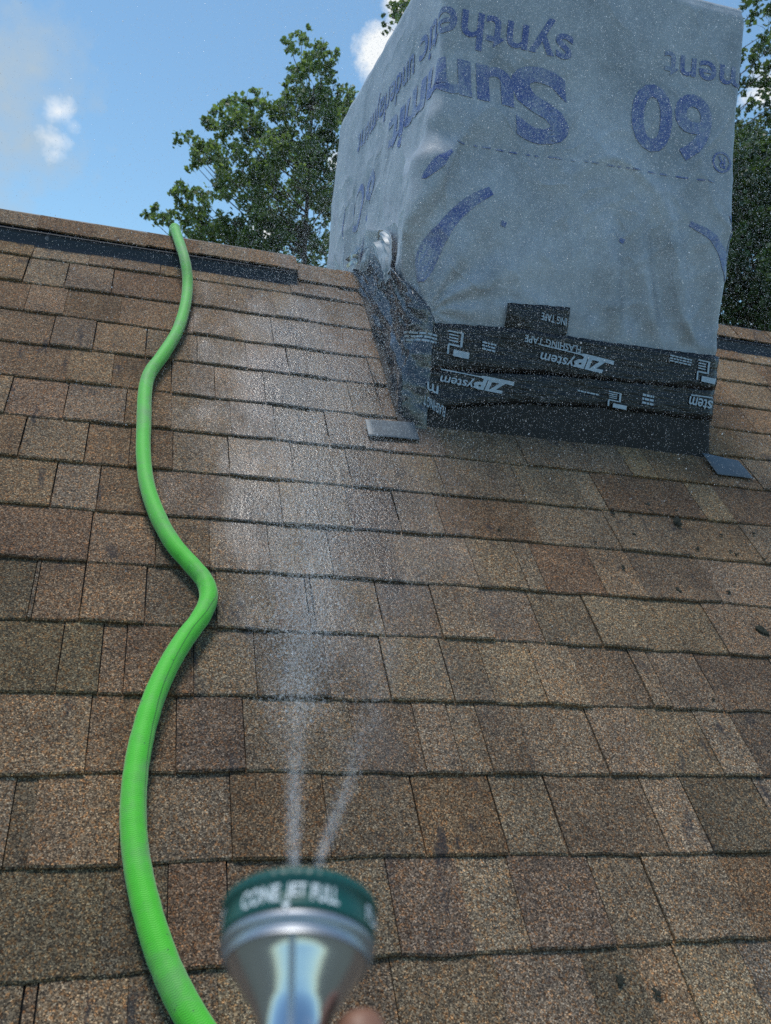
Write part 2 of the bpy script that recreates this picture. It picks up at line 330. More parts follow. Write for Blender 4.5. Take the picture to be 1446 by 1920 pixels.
# right-hand joint of each visible piece at its lower edge (photograph x) and its shade, course by course
ROWS = {
 13: [(60, 'B'), (165, 'L'), (300, 'M'), (420, 'B'), (545, 'L'), (640, 'M'), (735, 'M'), (1395, 'B'), (1470, 'L')],
 12: [(42, 'B'), (120, 'L'), (208, 'M'), (345, 'R'), (430, 'M'), (517, 'M'), (577, 'L'), (740, 'M'), (1441, 'L'), (1500, 'R')],
 11: [(45, 'R'), (117, 'B'), (222, 'R'), (362, 'B'), (440, 'M'), (513, 'L'), (608, 'M'), (750, 'B'), (1394, 'B'), (1475, 'L')],
 10: [(92, 'B'), (173, 'M'), (272, 'B'), (370, 'M'), (462, 'M'), (542, 'L'), (615, 'L'), (700, 'M'), (760, 'M'), (1336, 'L'), (1420, 'R'), (1500, 'B')],
 9: [(123, 'R'), (207, 'B'), (320, 'R'), (403, 'M'), (498, 'L'), (580, 'M'), (662, 'L'), (718, 'M'), (775, 'B'), (1413, 'B'), (1500, 'L')],
 8: [(7, 'Y'), (117, 'B'), (232, 'M'), (320, 'R'), (433, 'M'), (518, 'L'), (618, 'L'), (685, 'L'), (835, 'M'), (988, 'M'), (1184, 'M'), (1233, 'Y'), (1336, 'B'), (1430, 'B'), (1520, 'L')],
 7: [(33, 'R'), (157, 'M'), (240, 'R'), (322, 'R'), (430, 'M'), (552, 'L'), (660, 'Y'), (738, 'M'), (835, 'M'), (985, 'M'), (1101, 'M'), (1139, 'L'), (1324, 'R'), (1380, 'Y'), (1500, 'R')],
 6: [(93, 'B'), (180, 'M'), (290, 'R'), (413, 'M'), (530, 'L'), (660, 'Y'), (752, 'M'), (835, 'L'), (1016, 'R'), (1166, 'M'), (1300, 'M'), (1432, 'B'), (1530, 'M')],
 5: [(163, 'R'), (290, 'B'), (393, 'D'), (507, 'L'), (625, 'L'), (757, 'M'), (900, 'L'), (991, 'M'), (1026, 'M'), (1138, 'R'), (1214, 'Y'), (1354, 'D'), (1500, 'L')],
 4: [(50, 'G'), (58, 'K'), (147, 'R'), (270, 'B'), (407, 'D'), (520, 'M'), (582, 'M'), (593, 'K'), (722, 'L'), (830, 'M'), (928, 'L'), (1021, 'M'), (1130, 'M'), (1219, 'L'), (1366, 'M'), (1500, 'M')],
 3: [(103, 'G'), (182, 'G'), (230, 'B'), (362, 'R'), (482, 'M'), (620, 'K'), (732, 'M'), (852, 'L'), (927, 'M'), (1028, 'L'), (1107, 'L'), (1225, 'D'), (1260, 'L'), (1354, 'M'), (1500, 'D')],
 2: [(158, 'B'), (328, 'R'), (460, 'D'), (672, 'M'), (798, 'D'), (867, 'L'), (925, 'L'), (1005, 'M'), (1142, 'M'), (1243, 'L'), (1356, 'M'), (1428, 'L'), (1520, 'K')],
 1: [(5, 'M'), (48, 'G'), (220, 'B'), (435, 'D'), (620, 'R'), (797, 'D'), (953, 'R'), (1065, 'M'), (1255, 'D'), (1335, 'L'), (1480, 'K')],
 0: [(184, 'G'), (309, 'K'), (430, 'R'), (610, 'D'), (751, 'M'), (892, 'D'), (994, 'L'), (1155, 'D'), (1262, 'M'), (1416, 'M'), (1560, 'R')],
 -1: [(13, 'D'), (43, 'R'), (230, 'B'), (410, 'D'), (590, 'M'), (763, 'D'), (973, 'D'), (1146, 'M'), (1250, 'K'), (1333, 'B'), (1460, 'L')],
}
CH_L, CH_R, CH_F, CH_B, CH_T = .645, 1.487, .982, 2.16, 2.035      # the chimney's plan and top
def piece_geo(u0, u1, k, off, gap=.0012, vtop=None):
    u0 += gap; u1 -= gap
    nc = max(2, int((u1 - u0) / .011)); vs = []; fs = []
    hb = .0078 + off
    sl = random.uniform(-.0012, .0012); ph = random.random() * 50
    for i in range(nc + 1):
        t = i / nc; u = lerp(u0, u1, t)
        vb = butt_v(k, u) + (noise.noise((u * 14, k * 3.3, 1)) * .0035) + random.uniform(-.0005, .0005) + sl * t
        vt = (vtop(u) if vtop else butt_v(k + 1, u) + .045)
        lift = noise.noise((u * 5 + ph, k * 2.1, 4)) * .0016
        ln = (vt - vb)
        for (v, n) in ((vb + .0008, -.002), (vb, hb + lift - .0022), (vb + .003, hb + lift + random.uniform(-.0003, .0003)), (vb + ln * .5, hb * .60 + lift * .5), (vt, .0008 + off * .4)):
            vs.append(rp(u, v, n))
    for i in range(nc):
        for j in range(4): a = i * 5 + j; fs.append((a, a + 5, a + 6, a + 1))
    fs.append((0, 1, 2, 3, 4)); e = nc * 5; fs.append((e + 4, e + 3, e + 2, e + 1, e))
    return vs, fs
def spans(k, u0, u1):       # keep clear of the chimney
    if k >= 9:
        out = []
        if u0 < CH_L - .012: out.append((u0, min(u1, CH_L - .012 + random.uniform(-.008, .004))))
        if u1 > CH_R + .012: out.append((max(u0, CH_R + .012), u1))
        return [s for s in out if s[1] - s[0] > .012]
    return [(u0, u1)]
outer = MB(); vid = 0
for k in range(-29, 14):
    row = []
    if k in ROWS:
        y0 = butt_y_px(max(k, 0), 0)
        if k < 0: y0 = 2080
        def ux(x):
            if k < 0:
                v = butt_v(k, 0.3); a = roof_uv(x, 1915); b = roof_uv(x, 1850); t = (v - a[1]) / (b[1] - a[1]); return lerp(a[0], b[0], t)
            return roof_uv(x, butt_y_px(k, x))[0]
        prev = ux(-70)
        first = prev
        for x, tn in ROWS[k]: row.append((prev, ux(x), tn, True)); prev = ux(x)
        last = prev
    else: first = last = 1.0
    u = first
    while u > U0 + .02: w = random.uniform(.09, .26); row.append((max(u - w, U0), u, random.choice('LMDBRM'), False)); u -= w
    u = last
    while u < U1 - .02: w = random.uniform(.09, .26); row.append((u, min(u + w, U1), random.choice('LMDBRM'), False)); u += w
    hi = random.random() < .5
    for (a, b, tn, vis) in sorted(row):
        hi = not hi if random.random() < .8 else hi
        off = (.0026 if hi else 0) + random.uniform(-.0006, .0008)
        for (a2, b2) in spans(k, a, b):
            vt = (lambda u: V_RIDGE - .03) if k == 13 else None
            vs, fs = piece_geo(a2, b2, k, off, gap=random.choice((-.0002, .0006, .0009, .0012, .0017)), vtop=vt)
            if vis:
                o = mesh_obj('shingle', vs, fs, M_SH, roof, False)
                c = TONE[tn]; j = random.uniform(.92, 1.08); o.color = (c[0] * j, c[1] * j * random.uniform(.97, 1.02), c[2] * j * random.uniform(.95, 1.04), 1)
            else: outer.add(vs, fs)
oo = outer.build('shingle_field', M_SH, roof); oo['kind'] = 'stuff'; oo.color = (.95, .9, .87, 1)

# ridge: vents, then cap shingles bent over the ridge
def ridge_pt(u, s, n):           # s: distance down the front slope from the apex (negative = back slope), n: height above the deck
    if s >= 0: return rp(u, V_RIDGE - s, n) + Vector((0, 0, 0))
    b = Vector((0, math.cos(PHI), -math.sin(PHI))); nb = Vector((0, math.sin(PHI), math.cos(PHI)))
    return Vector((u, RY, RZ)) + b * (-s) + nb * n
def bent_strip(ua, ub, sf, sb, n0, n1, thick, nu=6, wob=.0):
    """a strip laid over the ridge from s=sf (front) to s=-sb (back); n0 and n1 its height at either end"""
    ss = [sf, sf * .97, sf * .6, sf * .25, sf * .08, 0, -sb * .08, -sb * .25, -sb * .6, -sb]
    vs = []; fs = []; m_ = len(ss)
    for i in range(nu + 1):
        t = i / nu; u = lerp(ua, ub, t); nn = lerp(n0, n1, t) + random.uniform(-wob, wob)
        for top in (1, 0):
            for s in ss:
                n = nn if top else nn - thick
                jit = random.uniform(-.001, .001) if s == sf else 0
                p = ridge_pt(u, s + jit, n)
                if abs(s) < sf * .1: # round the crown
                    p = (ridge_pt(u, abs(s), n) + ridge_pt(u, -abs(s) - 1e-6, n)) * .5 + Vector((0, (-s), 0)) * math.cos(PHI) - Vector((0, 0, .004 * (abs(s) < 1e-9)))
                vs.append(p)
    w = 2 * m_
    for i in range(nu):
        for j in range(m_ - 1):
            a = i * w + j; fs.append((a, a + w, a + w + 1, a + 1)); b = a + m_; fs.append((b, b + 1, b + w + 1, b + w))
        a = i * w; fs.append((a, a + m_, a + w + m_, a + w)); a += m_ - 1; fs.append((a, a + w, a + w + m_, a + m_))
    for i in (0, nu):
        b = i * w; q = tuple(b + j for j in range(m_)) + tuple(b + m_ + j for j in range(m_))[::-1]; fs.append(q if i else q[::-1])
    return vs, fs
def vent(ua, ub):
    v = MB()
    # profile down the front: body, louvre lip, baffle
    prof = [(-.145, .001), (-.145, .030), (0, .030), (.112, .032), (.117, .0345), (.1195, .0335), (.1200, .0305), (.1225, .0300), (.1240, .0270), (.138, .0130), (.1500, .0050), (.153, .0045), (.154, .001)]
    nu = 40; vs = []
    for i in range(nu + 1):
        u = lerp(ua, ub, i / nu); wv = noise.noise((u * 3, 5, 2)) * .003
        for s, n in prof: vs.append(ridge_pt(u, s + (wv if s > 0 else 0), n))
    m_ = len(prof); fs = [(i * m_ + j, i * m_ + m_ + j, i * m_ + m_ + j + 1, i * m_ + j + 1) for i in range(nu) for j in range(m_ - 1)]
    fs += [tuple(range(m_))[::-1], tuple(nu * m_ + j for j in range(m_))]
    v.add(vs, fs)
    v.build('ridge_vent', M_VENT, roof)
u_end = roof_uv(548, 478)[0]
vent(U0, u_end - .005); vent(CH_R + .014, U1)
def caps(ua, ub, n, sf, step, tones):
    u = ua; i = 0
    while u < ub - .01:
        e = min(u + step, ub)
        vs, fs = bent_strip(u, e, sf + random.uniform(-.003, .003), sf, n + .0045, n + .0015, .005, wob=.0006)
        o = mesh_obj('ridge_cap', vs, fs, M_SH, roof); c = TONE[tones[i % len(tones)]]; j = random.uniform(.93, 1.05); o.color = (c[0] * j, c[1] * j, c[2] * j, 1)
        u = e; i += 1
caps(roof_uv(545, 472)[0] - 9 * .143, u_end, .037, .108, .143, 'BRBMRBRMB')
caps(u_end + .002, CH_L - .012, .010, .118, .13, 'MB')
caps(CH_R + .014, CH_R + .014 + .143 * 9, .037, .108, .143, 'LBLB')

# ------------------------------------------------------------------ chimney in its wrap
CW = CH_R - CH_L; CD = CH_B - CH_F; CR = .018; CRR = 4 * CR / math.pi
def corner(a, c):           # signed blend angle round a corner at perimeter position c
    return clamp((a - c + CR) / (2 * CR))
def base_xy(a):
    """perimeter position -> plan point and outward normal; a = 0 front-left corner, a < 0 left face, a > CW right face"""
    if a < -CR: return Vector((CH_L, CH_F + CRR + (-a - CR))), Vector((-1, 0))
    if a < CR:
        th = corner(a, 0) * math.pi / 2; c = Vector((CH_L + CRR, CH_F + CRR)); n = Vector((-math.cos(th), -math.sin(th))); return c + n * CRR, n
    w = CW
    if a < w - CR: return Vector((CH_L + CRR + (a - CR), CH_F)), Vector((0, -1))
    if a < w + CR:
        th = corner(a, w) * math.pi / 2; c = Vector((CH_L + 2 * CRR + (w - 2 * CR) - CRR, CH_F + CRR)); n = Vector((math.sin(th), -math.cos(th))); return c + n * CRR, n
    X = CH_L + CRR + (w - 2 * CR) + CRR
    return Vector((X, CH_F + CRR + (a - w - CR))), Vector((1, 0))
def ridge_fold(x): x = abs(x - math.floor(x) - .5) * 2; return (1 - x) ** 2
def fold(a, z):
    d = noise.noise((a * 2.2, z * 2.0, 3.1)) * .016
    d += noise.noise((a * 6, z * 4.0, 9.7)) * .007
    d += ((1 - abs(noise.noise((a * 4.3 + z * 2.2, z * 3.1 - a, 2.7)))) ** 7 * .010 + (1 - abs(noise.noise((a * 9 - z * 3, z * 7, 8.2)))) ** 8 * .0036) * (1 - .75 * sstep(1.55, 1.80, z))
    d *= 1 - .55 * sstep(1.70, 1.95, z)
    if -CR < a:
        # gathers fanning out of the taped lower left corner
        dx, dz = a - .02, z - 1.10; r = math.hypot(dx, dz); th = math.atan2(dz, dx + 1e-6)
        d += .013 * math.exp(-r / .20) * math.sin(th * 11 + r * 7 + noise.noise((a * 8, z * 8, 2)) * 1.2)
        # hanging folds above the tape on the right
        mk = sstep(.36, .52, a) * (1 - sstep(.80, .86, a)) * sstep(1.10, 1.16, z) * (1 - sstep(1.28, 1.52, z))
        d += mk * .013 * math.sin((a + .22 * (z - 1.15)) * 2 * math.pi / .118 + noise.noise((a * 5, z * 3, 7)) * 1.5)
        # a slack diagonal from upper left to the middle
        q = (z - 1.58) - .16 * (a - .05); d += .008 * math.exp(-(q / .05) ** 2) * (1 - sstep(.1, .55, a)) 
        
    # the corner billows out below the nail line and ends in a sharp crease on the front
    cr = .055 - .30 * (1.53 - z); bz = sstep(1.12, 1.24, z) * (1 - sstep(1.46, 1.55, z))
    d += bz * .030 * sstep(-.22, -.02, a) * (1 - sstep(cr, cr + .018, a))
    mk = 1 - sstep(-.12, .02, a)
    lowz = 1 - sstep(1.35, 1.95, z)
    d += mk * .011 * (noise.noise((a * 13 + z * 1.6, z * 2.2, 5.5)) * (0.35 + lowz))
    d += mk * .007 * lowz * (ridge_fold(a * 7.5 + z * 1.1 + noise.noise((a * 3, z * 3, 1)) * .8) - .3)
    # tight where the tape holds it, and drawn in at the top edge
    d *= .25 + .75 * sstep(1.06, 1.20, z) if a > 0 else 1
    d += .006 * sstep(1.04, 1.14, z)
    return d
def wrap_pt(a, z, off=0.0):
    p, n = base_xy(a); d = fold(a, z) + off
    tz = sstep(CH_T - .03, CH_T, z) * .008
    p = p + n * (d - tz); return Vector((p.x, p.y, z))
def zroof(y): return (y if y < RY else 2 * RY - y) * math.tan(PHI)
chim = empty('wrapped_chimney', ((CH_L + CH_R) / 2, (CH_F + CH_B) / 2, zroof(CH_F)))
tag(chim, 'square chimney wrapped in pale grey printed underlayment sheet with black tape round its foot', 'chimney')
A0, A1 = -CD, CW + CD
def ground_z(a): return zroof(base_xy(a)[0].y) - .03
na, nz_ = 520, 180
vs = []; fs = []
for i in range(na + 1):
    a = lerp(A0, A1, i / na); zb = ground_z(a)
    for j in range(nz_ + 1): vs.append(wrap_pt(a, lerp(zb, CH_T, j / nz_)))
w = nz_ + 1
for i in range(na):
    for j in range(nz_): q = i * w + j; fs.append((q, q + w, q + w + 1, q + 1))
# back face and sagging top sheet
top = [i * w + nz_ for i in range(na + 1)]
c_i = len(vs); vs.append(Vector(((CH_L + CH_R) / 2, (CH_F + CH_B) / 2, CH_T - .01)))
for i in range(na): fs.append((top[i], top[i + 1], c_i))
fs.append((top[-1], top[0], c_i)); fs.append((0, nz_, na * w + nz_, na * w))
wrap = mesh_obj('wrap_sheet', vs, fs, M_WRAP, None, True); reparent(wrap, chim)
tag(wrap, 'pale grey translucent underlayment sheet with blue upside-down print')

def az(x, y):                                     # a point of the photograph on the front or left face -> (a, z)
    p = on_y(x, y, CH_F)
    if p.x >= CH_L: return p.x - CH_L, p.z
    p = on_x(x, y, CH_L); return -(p.y - CH_F), p.z
_tc = {}
def text_geo(body, bold=0.0, shear=0.0, maxlen=.06):
    key = (body, bold, shear, maxlen)
    if key in _tc: return _tc[key]
    cu = bpy.data.curves.new('t', 'FONT'); cu.body = body; cu.offset = bold; cu.shear = shear; cu.resolution_u = 4; cu.fill_mode = 'BOTH' if False else 'FRONT'
    o = bpy.data.objects.new('t', cu); COL.objects.link(o)
    dg = bpy.context.evaluated_depsgraph_get(); me = bpy.data.meshes.new_from_object(o.evaluated_get(dg))
    bm = bmesh.new(); bm.from_mesh(me); bmesh.ops.triangulate(bm, faces=bm.faces)
    bmesh.ops.remove_doubles(bm, verts=bm.verts, dist=1e-5)
    for _ in range(4):
        es = [e for e in bm.edges if e.calc_length() > maxlen]
        if not es: break
        bmesh.ops.subdivide_edges(bm, edges=es, cuts=1, use_grid_fill=False); bmesh.ops.triangulate(bm, faces=[f for f in bm.faces if len(f.verts) > 3])
    bm.verts.index_update()
    V = [(v.co.x, v.co.y) for v in bm.verts]; F = [tuple(v.index for v in f.verts) for f in bm.faces]
    bm.free(); bpy.data.meshes.remove(me); bpy.data.objects.remove(o); bpy.data.curves.remove(cu)
    x0 = min(v[0] for v in V); x1 = max(v[0] for v in V); y0 = min(v[1] for v in V); y1 = max(v[1] for v in V)
    r = ([((x - x0) / (x1 - x0), (y - y0) / (y1 - y0)) for x, y in V], F, (x1 - x0) / (y1 - y0)); _tc[key] = r; return r
def orient(V, F, surf):
    out = []
    for f in F: out.append(f)
    return out
def print_on(mb, body, a0, a1, z0, z1, surf, rot=True, bold=.0, shear=0., slope=0., maxlen=.06):
    """letters filling the patch a0..a1, z0..z1 of a surface surf(a, z); rot = upside down (turned by 180 degrees)"""
    V, F, asp = text_geo(body, bold, shear, maxlen); vs = []
    for x, y in V:
        if rot: x, y = 1 - x, 1 - y
        a = lerp(a0, a1, x); vs.append(surf(a, lerp(z0, z1, y) + slope * (a - a0)))
    mb.add(vs, F)
def stroke(mb, pts, widths, surf, n=10):
    c = spline([(*p, w) for p, w in zip(pts, widths)], n); vs = []; fs = []
    for i, (a, z, w) in enumerate(c):
        a_, z_ = c[max(i - 1, 0)][:2]; b_, y_ = c[min(i + 1, len(c) - 1)][:2]
        t = Vector((b_ - a_, y_ - z_)).normalized(); nn = Vector((-t.y, t.x)) * w / 2
        for s in (-1, -.33, .33, 1): vs.append(surf(a + nn.x * s, z + nn.y * s))
    for i in range(len(c) - 1):
        for j in range(3): q = i * 4 + j; fs.append((q, q + 1, q + 5, q + 4))
    mb.add(vs, fs)
WS = lambda a, z: wrap_pt(a, z, .0016)
def px_rect(x0, y0, x1, y1): a = az(x0, (y0 + y1) / 2)[0]; b = az(x1, (y0 + y1) / 2)[0]; c = az((x0 + x1) / 2, y0)[1]; d = az((x0 + x1) / 2, y1)[1]; return a, b, d, c
def wrap_print(name, fn):
    mb = MB(); fn(mb); o = mb.build(name, M_BLUE, None); o.parent = wrap; return o
a_s, z_s = az(1068, 110); z_t = az(1000, 28)[1]
zc0, zc1 = az(1000, 268)[1], az(1000, 122)[1]
aS = az(1066, 190)[0]
# line one: synthetic underlayment, running right to left and over the corner
for w_, e_, l_ in (('synthetic', 0, .52), ('underlayment', .57, .60)):
    wrap_print('lettering', lambda mb: print_on(mb, w_, a_s - e_ - l_, a_s - e_, az(960, 110)[1], az(960, 18 if e_ == 0 else 24)[1], WS, bold=.012, maxlen=.05))
# line two: the big word with its numeral
wrap_print('lettering', lambda mb: print_on(mb, 'S', aS - .165, aS, zc0, zc1, WS, bold=.030, shear=-.1))
wrap_print('lettering', lambda mb: print_on(mb, 'ummit', -.41, aS - .150, az(900, 212)[1], az(900, 118)[1], WS, bold=.030, shear=-.1))
wrap_print('numeral', lambda mb: print_on(mb, '60', -.77, -.51, 1.485, 1.64, WS, bold=.0))
def sixty(mb):
    a, b, c, d = px_rect(1178, 165, 1330, 296); print_on(mb, '60', a, b, c, d, WS, bold=.022, slope=-.02)
wrap_print('numeral', sixty)
def ment(mb):
    a, b, c, d = px_rect(1240, 96, 1392, 160); ww = (b - a); print_on(mb, 'underlayment', a, a + ww * 2.75, c - .01, d, WS, bold=.012, slope=-.0)
wrap_print('lettering', ment)
def reg(mb):
    a, z = az(1346, 306); r = .026
    stroke(mb, [(a + r * math.cos(t), z + r * math.sin(t)) for t in [i * math.pi / 4 for i in range(9)]], [.006] * 9, WS, 3)
    print_on(mb, 'R', a - .012, a + .012, z - .016, z + .016, WS, bold=.02)
wrap_print('trade_mark', reg)
def dashes(mb):
    a0, z0 = az(850, 268); a1, z1 = az(1330, 345); t = 0
    while t < 1:
        l = random.choice((.03, .05, .012)); p = (lerp(a0, a1, t), lerp(z0, z1, t)); q = (lerp(a0, a1, min(1, t + l)), lerp(z0, z1, min(1, t + l)))
        stroke(mb, [p, q], [.0042, .0042], WS, 4); t += l + random.choice((.02, .012, .035))
wrap_print('nail_line', dashes)['kind'] = 'stuff'
for q_, w_ in ((((914, 360), (880, 378), (845, 408), (818, 445), (800, 490), (790, 530)), [.022, .030, .034, .040, .036, .014]),
               (((836, 290), (822, 305), (812, 330), (806, 345)), [.008, .013, .010, .004]),
               (((1284, 422), (1318, 442), (1342, 474), (1350, 505), (1349, 528)), [.014, .022, .030, .026, .008]),
               (((1358, 404), (1366, 430), (1362, 460), (1352, 500)), [.012, .02, .02, .006])):
    wrap_print('logo_arc', lambda mb: stroke(mb, [az(*q) for q in q_], w_, WS))
for q in ((937, 422), (1160, 452)):
    a, z = az(*q); wrap_print('ink_dot', lambda mb: stroke(mb, [(a - .007, z + .002), (a + .007, z - .002)], [.012, .014], WS, 3))
# the same print goes on round the left face, drawn into narrow streaks by the folds
for q in range(9):
    a = -random.uniform(.10, 1.05); z = random.uniform(1.12, 1.30) + max(0, -a - .4) * .45
    wrap_print('ink_streak', lambda mb: stroke(mb, [(a, z), (a - .012, z + .06), (a - .004, z + .12)], [.003, .007, .002], WS))

# black tape round the foot: an upper and a lower run, a patch, and the membrane below
def band(name, top_px, bot_px, off, mat, a_from, a_to, th=.003, na_=60, nz=8, wob=.0015):
    """a strip stuck to the wrap between two polylines given in (a, z)"""
    def interp(pl, a):
        if a <= pl[0][0]: return pl[0][1]
        for (x0, y0), (x1, y1) in zip(pl, pl[1:]):
            if a <= x1: return lerp(y0, y1, (a - x0) / (x1 - x0))
        return pl[-1][1]
    vs = []; fs = []
    for i in range(na_ + 1):
        a = lerp(a_from, a_to, i / na_); zt = interp(top_px, a) + random.uniform(-wob, wob); zb = interp(bot_px, a) + random.uniform(-wob, wob)
        for j in range(nz + 1):
            t = j / nz; o_ = off + (.0 if 0 < j < nz else -.0015)
            o_ += noise.noise((a * 9, t * 3, off * 900)) * .0030 + (1 - abs(noise.noise((a * 16 + t * 2, t * 5, off * 700)))) ** 8 * .0018
            vs.append(wrap_pt(a, lerp(zt, zb, t), o_))
    w = nz + 1
    for i in range(na_):
        for j in range(nz): q = i * w + j; fs.append((q, q + 1, q + w + 1, q + w))
    o = mesh_obj(name, vs, fs, mat, None, True)
    so = o.modifiers.new('thickness', 'SOLIDIFY'); so.thickness = th; so.offset = -1
    return reparent(o, chim)
Z = lambda x, y: az(x, y)
lin = lambda *q: [az(*p) for p in q]
memb = band('base_membrane', lin((782, 740), (1318, 745)), [(0, .79), (CW, .79)], .004, M_MEMB, -.01, CW + .015)
t_lo = band('lower_tape', lin((782, 690), (1326, 712)), lin((778, 772), (950, 757), (1120, 765), (1318, 787)), .008, M_TAPE, -.012, CW + .06)
t_hi = band('upper_tape', lin((806, 606), (960, 617), (1110, 640), (1336, 668)), lin((790, 694), (1000, 700), (1328, 733)), .0115, M_TAPE, .0, CW + .06)
pa = band('tape_patch', lin((940, 570), (1057, 578)), lin((940, 622), (1040, 640), (1057, 624)), .0095, M_TAPE, az(940, 600)[0], az(1057, 600)[0], na_=14)
TS = lambda o_: (lambda a, z: wrap_pt(a, z, o_))
S_HI, S_LO, S_PA = TS(.0172), TS(.0138), TS(.0148)
def logo(mb, x0, y0, x1, y1, surf, slope):
    a, b, c, d = px_rect(x0, y0, x1, y1); w = b - a; h = d - c
    zz = lambda f: (c + h * f)
    print_on(mb, 'ZIP', a + w * .46, a + w * .92, zz(0), zz(.80), surf, bold=.05, shear=.25, slope=slope, maxlen=.3)
    print_on(mb, 'system', a, a + w * .52, zz(.10), zz(.74), surf, bold=.012, shear=.2, slope=slope * 1, maxlen=.3)
    stroke(mb, [(a + .0, zz(.93)), (a + w * .5, zz(.93) + slope * w * .5), (a + w * .6, zz(.93) + slope * w * .6), (a + w, zz(.90) + slope * w)], [.003, .003, .008, .010], surf, 5)
def lines(mb, x0, y0, x1, y1, n, surf, slope=-.07):
    a, b, c, d = px_rect(x0, y0, x1, y1)
    for i in range(n):
        z = lerp(c, d, (i + .5) / n); t = a
        while t < b - .002: e = min(b, t + random.uniform(.005, .014)); stroke(mb, [(t, z + slope * (t - a)), (e, z + slope * (e - a))], [(d - c) / n * .55] * 2, surf, 2); t = e + .002
def icon(mb, x0, y0, x1, y1, surf):
    a, b, c, d = px_rect(x0, y0, x1, y1); w = b - a; h = d - c; s = -.07 * w
    pt = lambda u, v: (a + w * u, c + h * v + s * u)
    stroke(mb, [pt(.28, .12), pt(1, .12)], [h * .26] * 2, surf, 3)                      # filled bar
    stroke(mb, [pt(.04, .02), pt(.04, .42)], [w * .08] * 2, surf, 3); stroke(mb, [pt(.04, .42), pt(.55, .42)], [h * .07] * 2, surf, 3)
    stroke(mb, [pt(.62, .40), pt(.62, .95)], [w * .10] * 2, surf, 3); stroke(mb, [pt(.0, .95), pt(.66, .95)], [h * .06] * 2, surf, 3)
    for v in (.82, .70, .58): stroke(mb, [pt(.04, v), pt(.46, v)], [h * .05] * 2, surf, 2)
def tape_print(parent, name, fn):
    mb = MB(); fn(mb); o = mb.build(name, M_PRINT, None); o.parent = parent; o['kind'] = 'stuff' if name == 'fine_print' else 'print'
    if name != 'fine_print': del o['kind']
tape_print(t_hi, 'tape_logo', lambda mb: logo(mb, 1004, 656, 1142, 690, S_HI, -.085))
tape_print(t_hi, 'tape_lettering', lambda mb: print_on(mb, 'FLASHING TAPE', *px_rect(974, 637, 1080, 650), S_HI, bold=.01, slope=-.06, maxlen=.3))
for q in ((831, 622, 873, 669), (1298, 676, 1331, 716)): tape_print(t_hi, 'tape_icon', lambda mb: icon(mb, *q, S_HI))
for q in ((778, 622, 812, 642), (895, 642, 922, 660), (1246, 668, 1288, 682)): tape_print(t_hi, 'fine_print', lambda mb: lines(mb, *q, 3, S_HI))
tape_print(t_lo, 'tape_logo', lambda mb: logo(mb, 818, 700, 956, 730, S_LO, -.06))
tape_print(t_lo, 'tape_icon', lambda mb: icon(mb, 1132, 735, 1168, 764, S_LO))
tape_print(t_lo, 'fine_print', lambda mb: lines(mb, 1196, 738, 1218, 760, 3, S_LO)); tape_print(t_lo, 'fine_print', lambda mb: lines(mb, 1075, 733, 1115, 738, 1, S_LO))
tape_print(t_lo, 'tape_logo', lambda mb: (print_on(mb, 'stem', *px_rect(1284, 745, 1327, 764), S_LO, bold=.01, shear=.2, slope=-.08, maxlen=.3), stroke(mb, lin((1288, 741), (1326, 746)), [.003, .003], S_LO, 4)))
tape_print(pa, 'tape_lettering', lambda mb: print_on(mb, 'ING TAPE', *px_rect(1004, 592, 1052, 606), S_PA, bold=.01, slope=-.08, maxlen=.3))

# crumpled tape up the left side, where the wrap meets the roof, with its pale liner
def crumple(name, rail_a, rail_b, mat, nu=60, nv=12, amp=.012, seed=1, parent=chim, bulge=.02):
    A = spline(rail_a, 12); B = spline(rail_b, 12); n = len(A); vs = []; fs = []
    for i in range(n):
        a = Vector(A[i]); b = Vector(B[i])
        t = (Vector(A[min(i + 1, n - 1)]) - Vector(A[max(i - 1, 0)])).normalized(); nn = t.cross(b - a).normalized()
        if nn.dot(CAM - a) < 0: nn = -nn
        for j in range(nv + 1):
            s = j / nv; p = a.lerp(b, s)
            q = noise.noise((s * 4.5 + i * .03, i * .045, seed)) * 1.0 + noise.noise((s * 9 + i * .05, i * .12, seed + 5)) * .5
            edge = math.sin(math.pi * s)
            vs.append(p + nn * (amp * q * (.35 + edge) + bulge * edge))
    w = nv + 1
    for i in range(n - 1):
        for j in range(nv): q = i * w + j; fs.append((q, q + 1, q + w + 1, q + w))
    o = mesh_obj(name, vs, fs, mat, None, False)
    so = o.modifiers.new('thickness', 'SOLIDIFY'); so.thickness = .0015
    return reparent(o, parent)
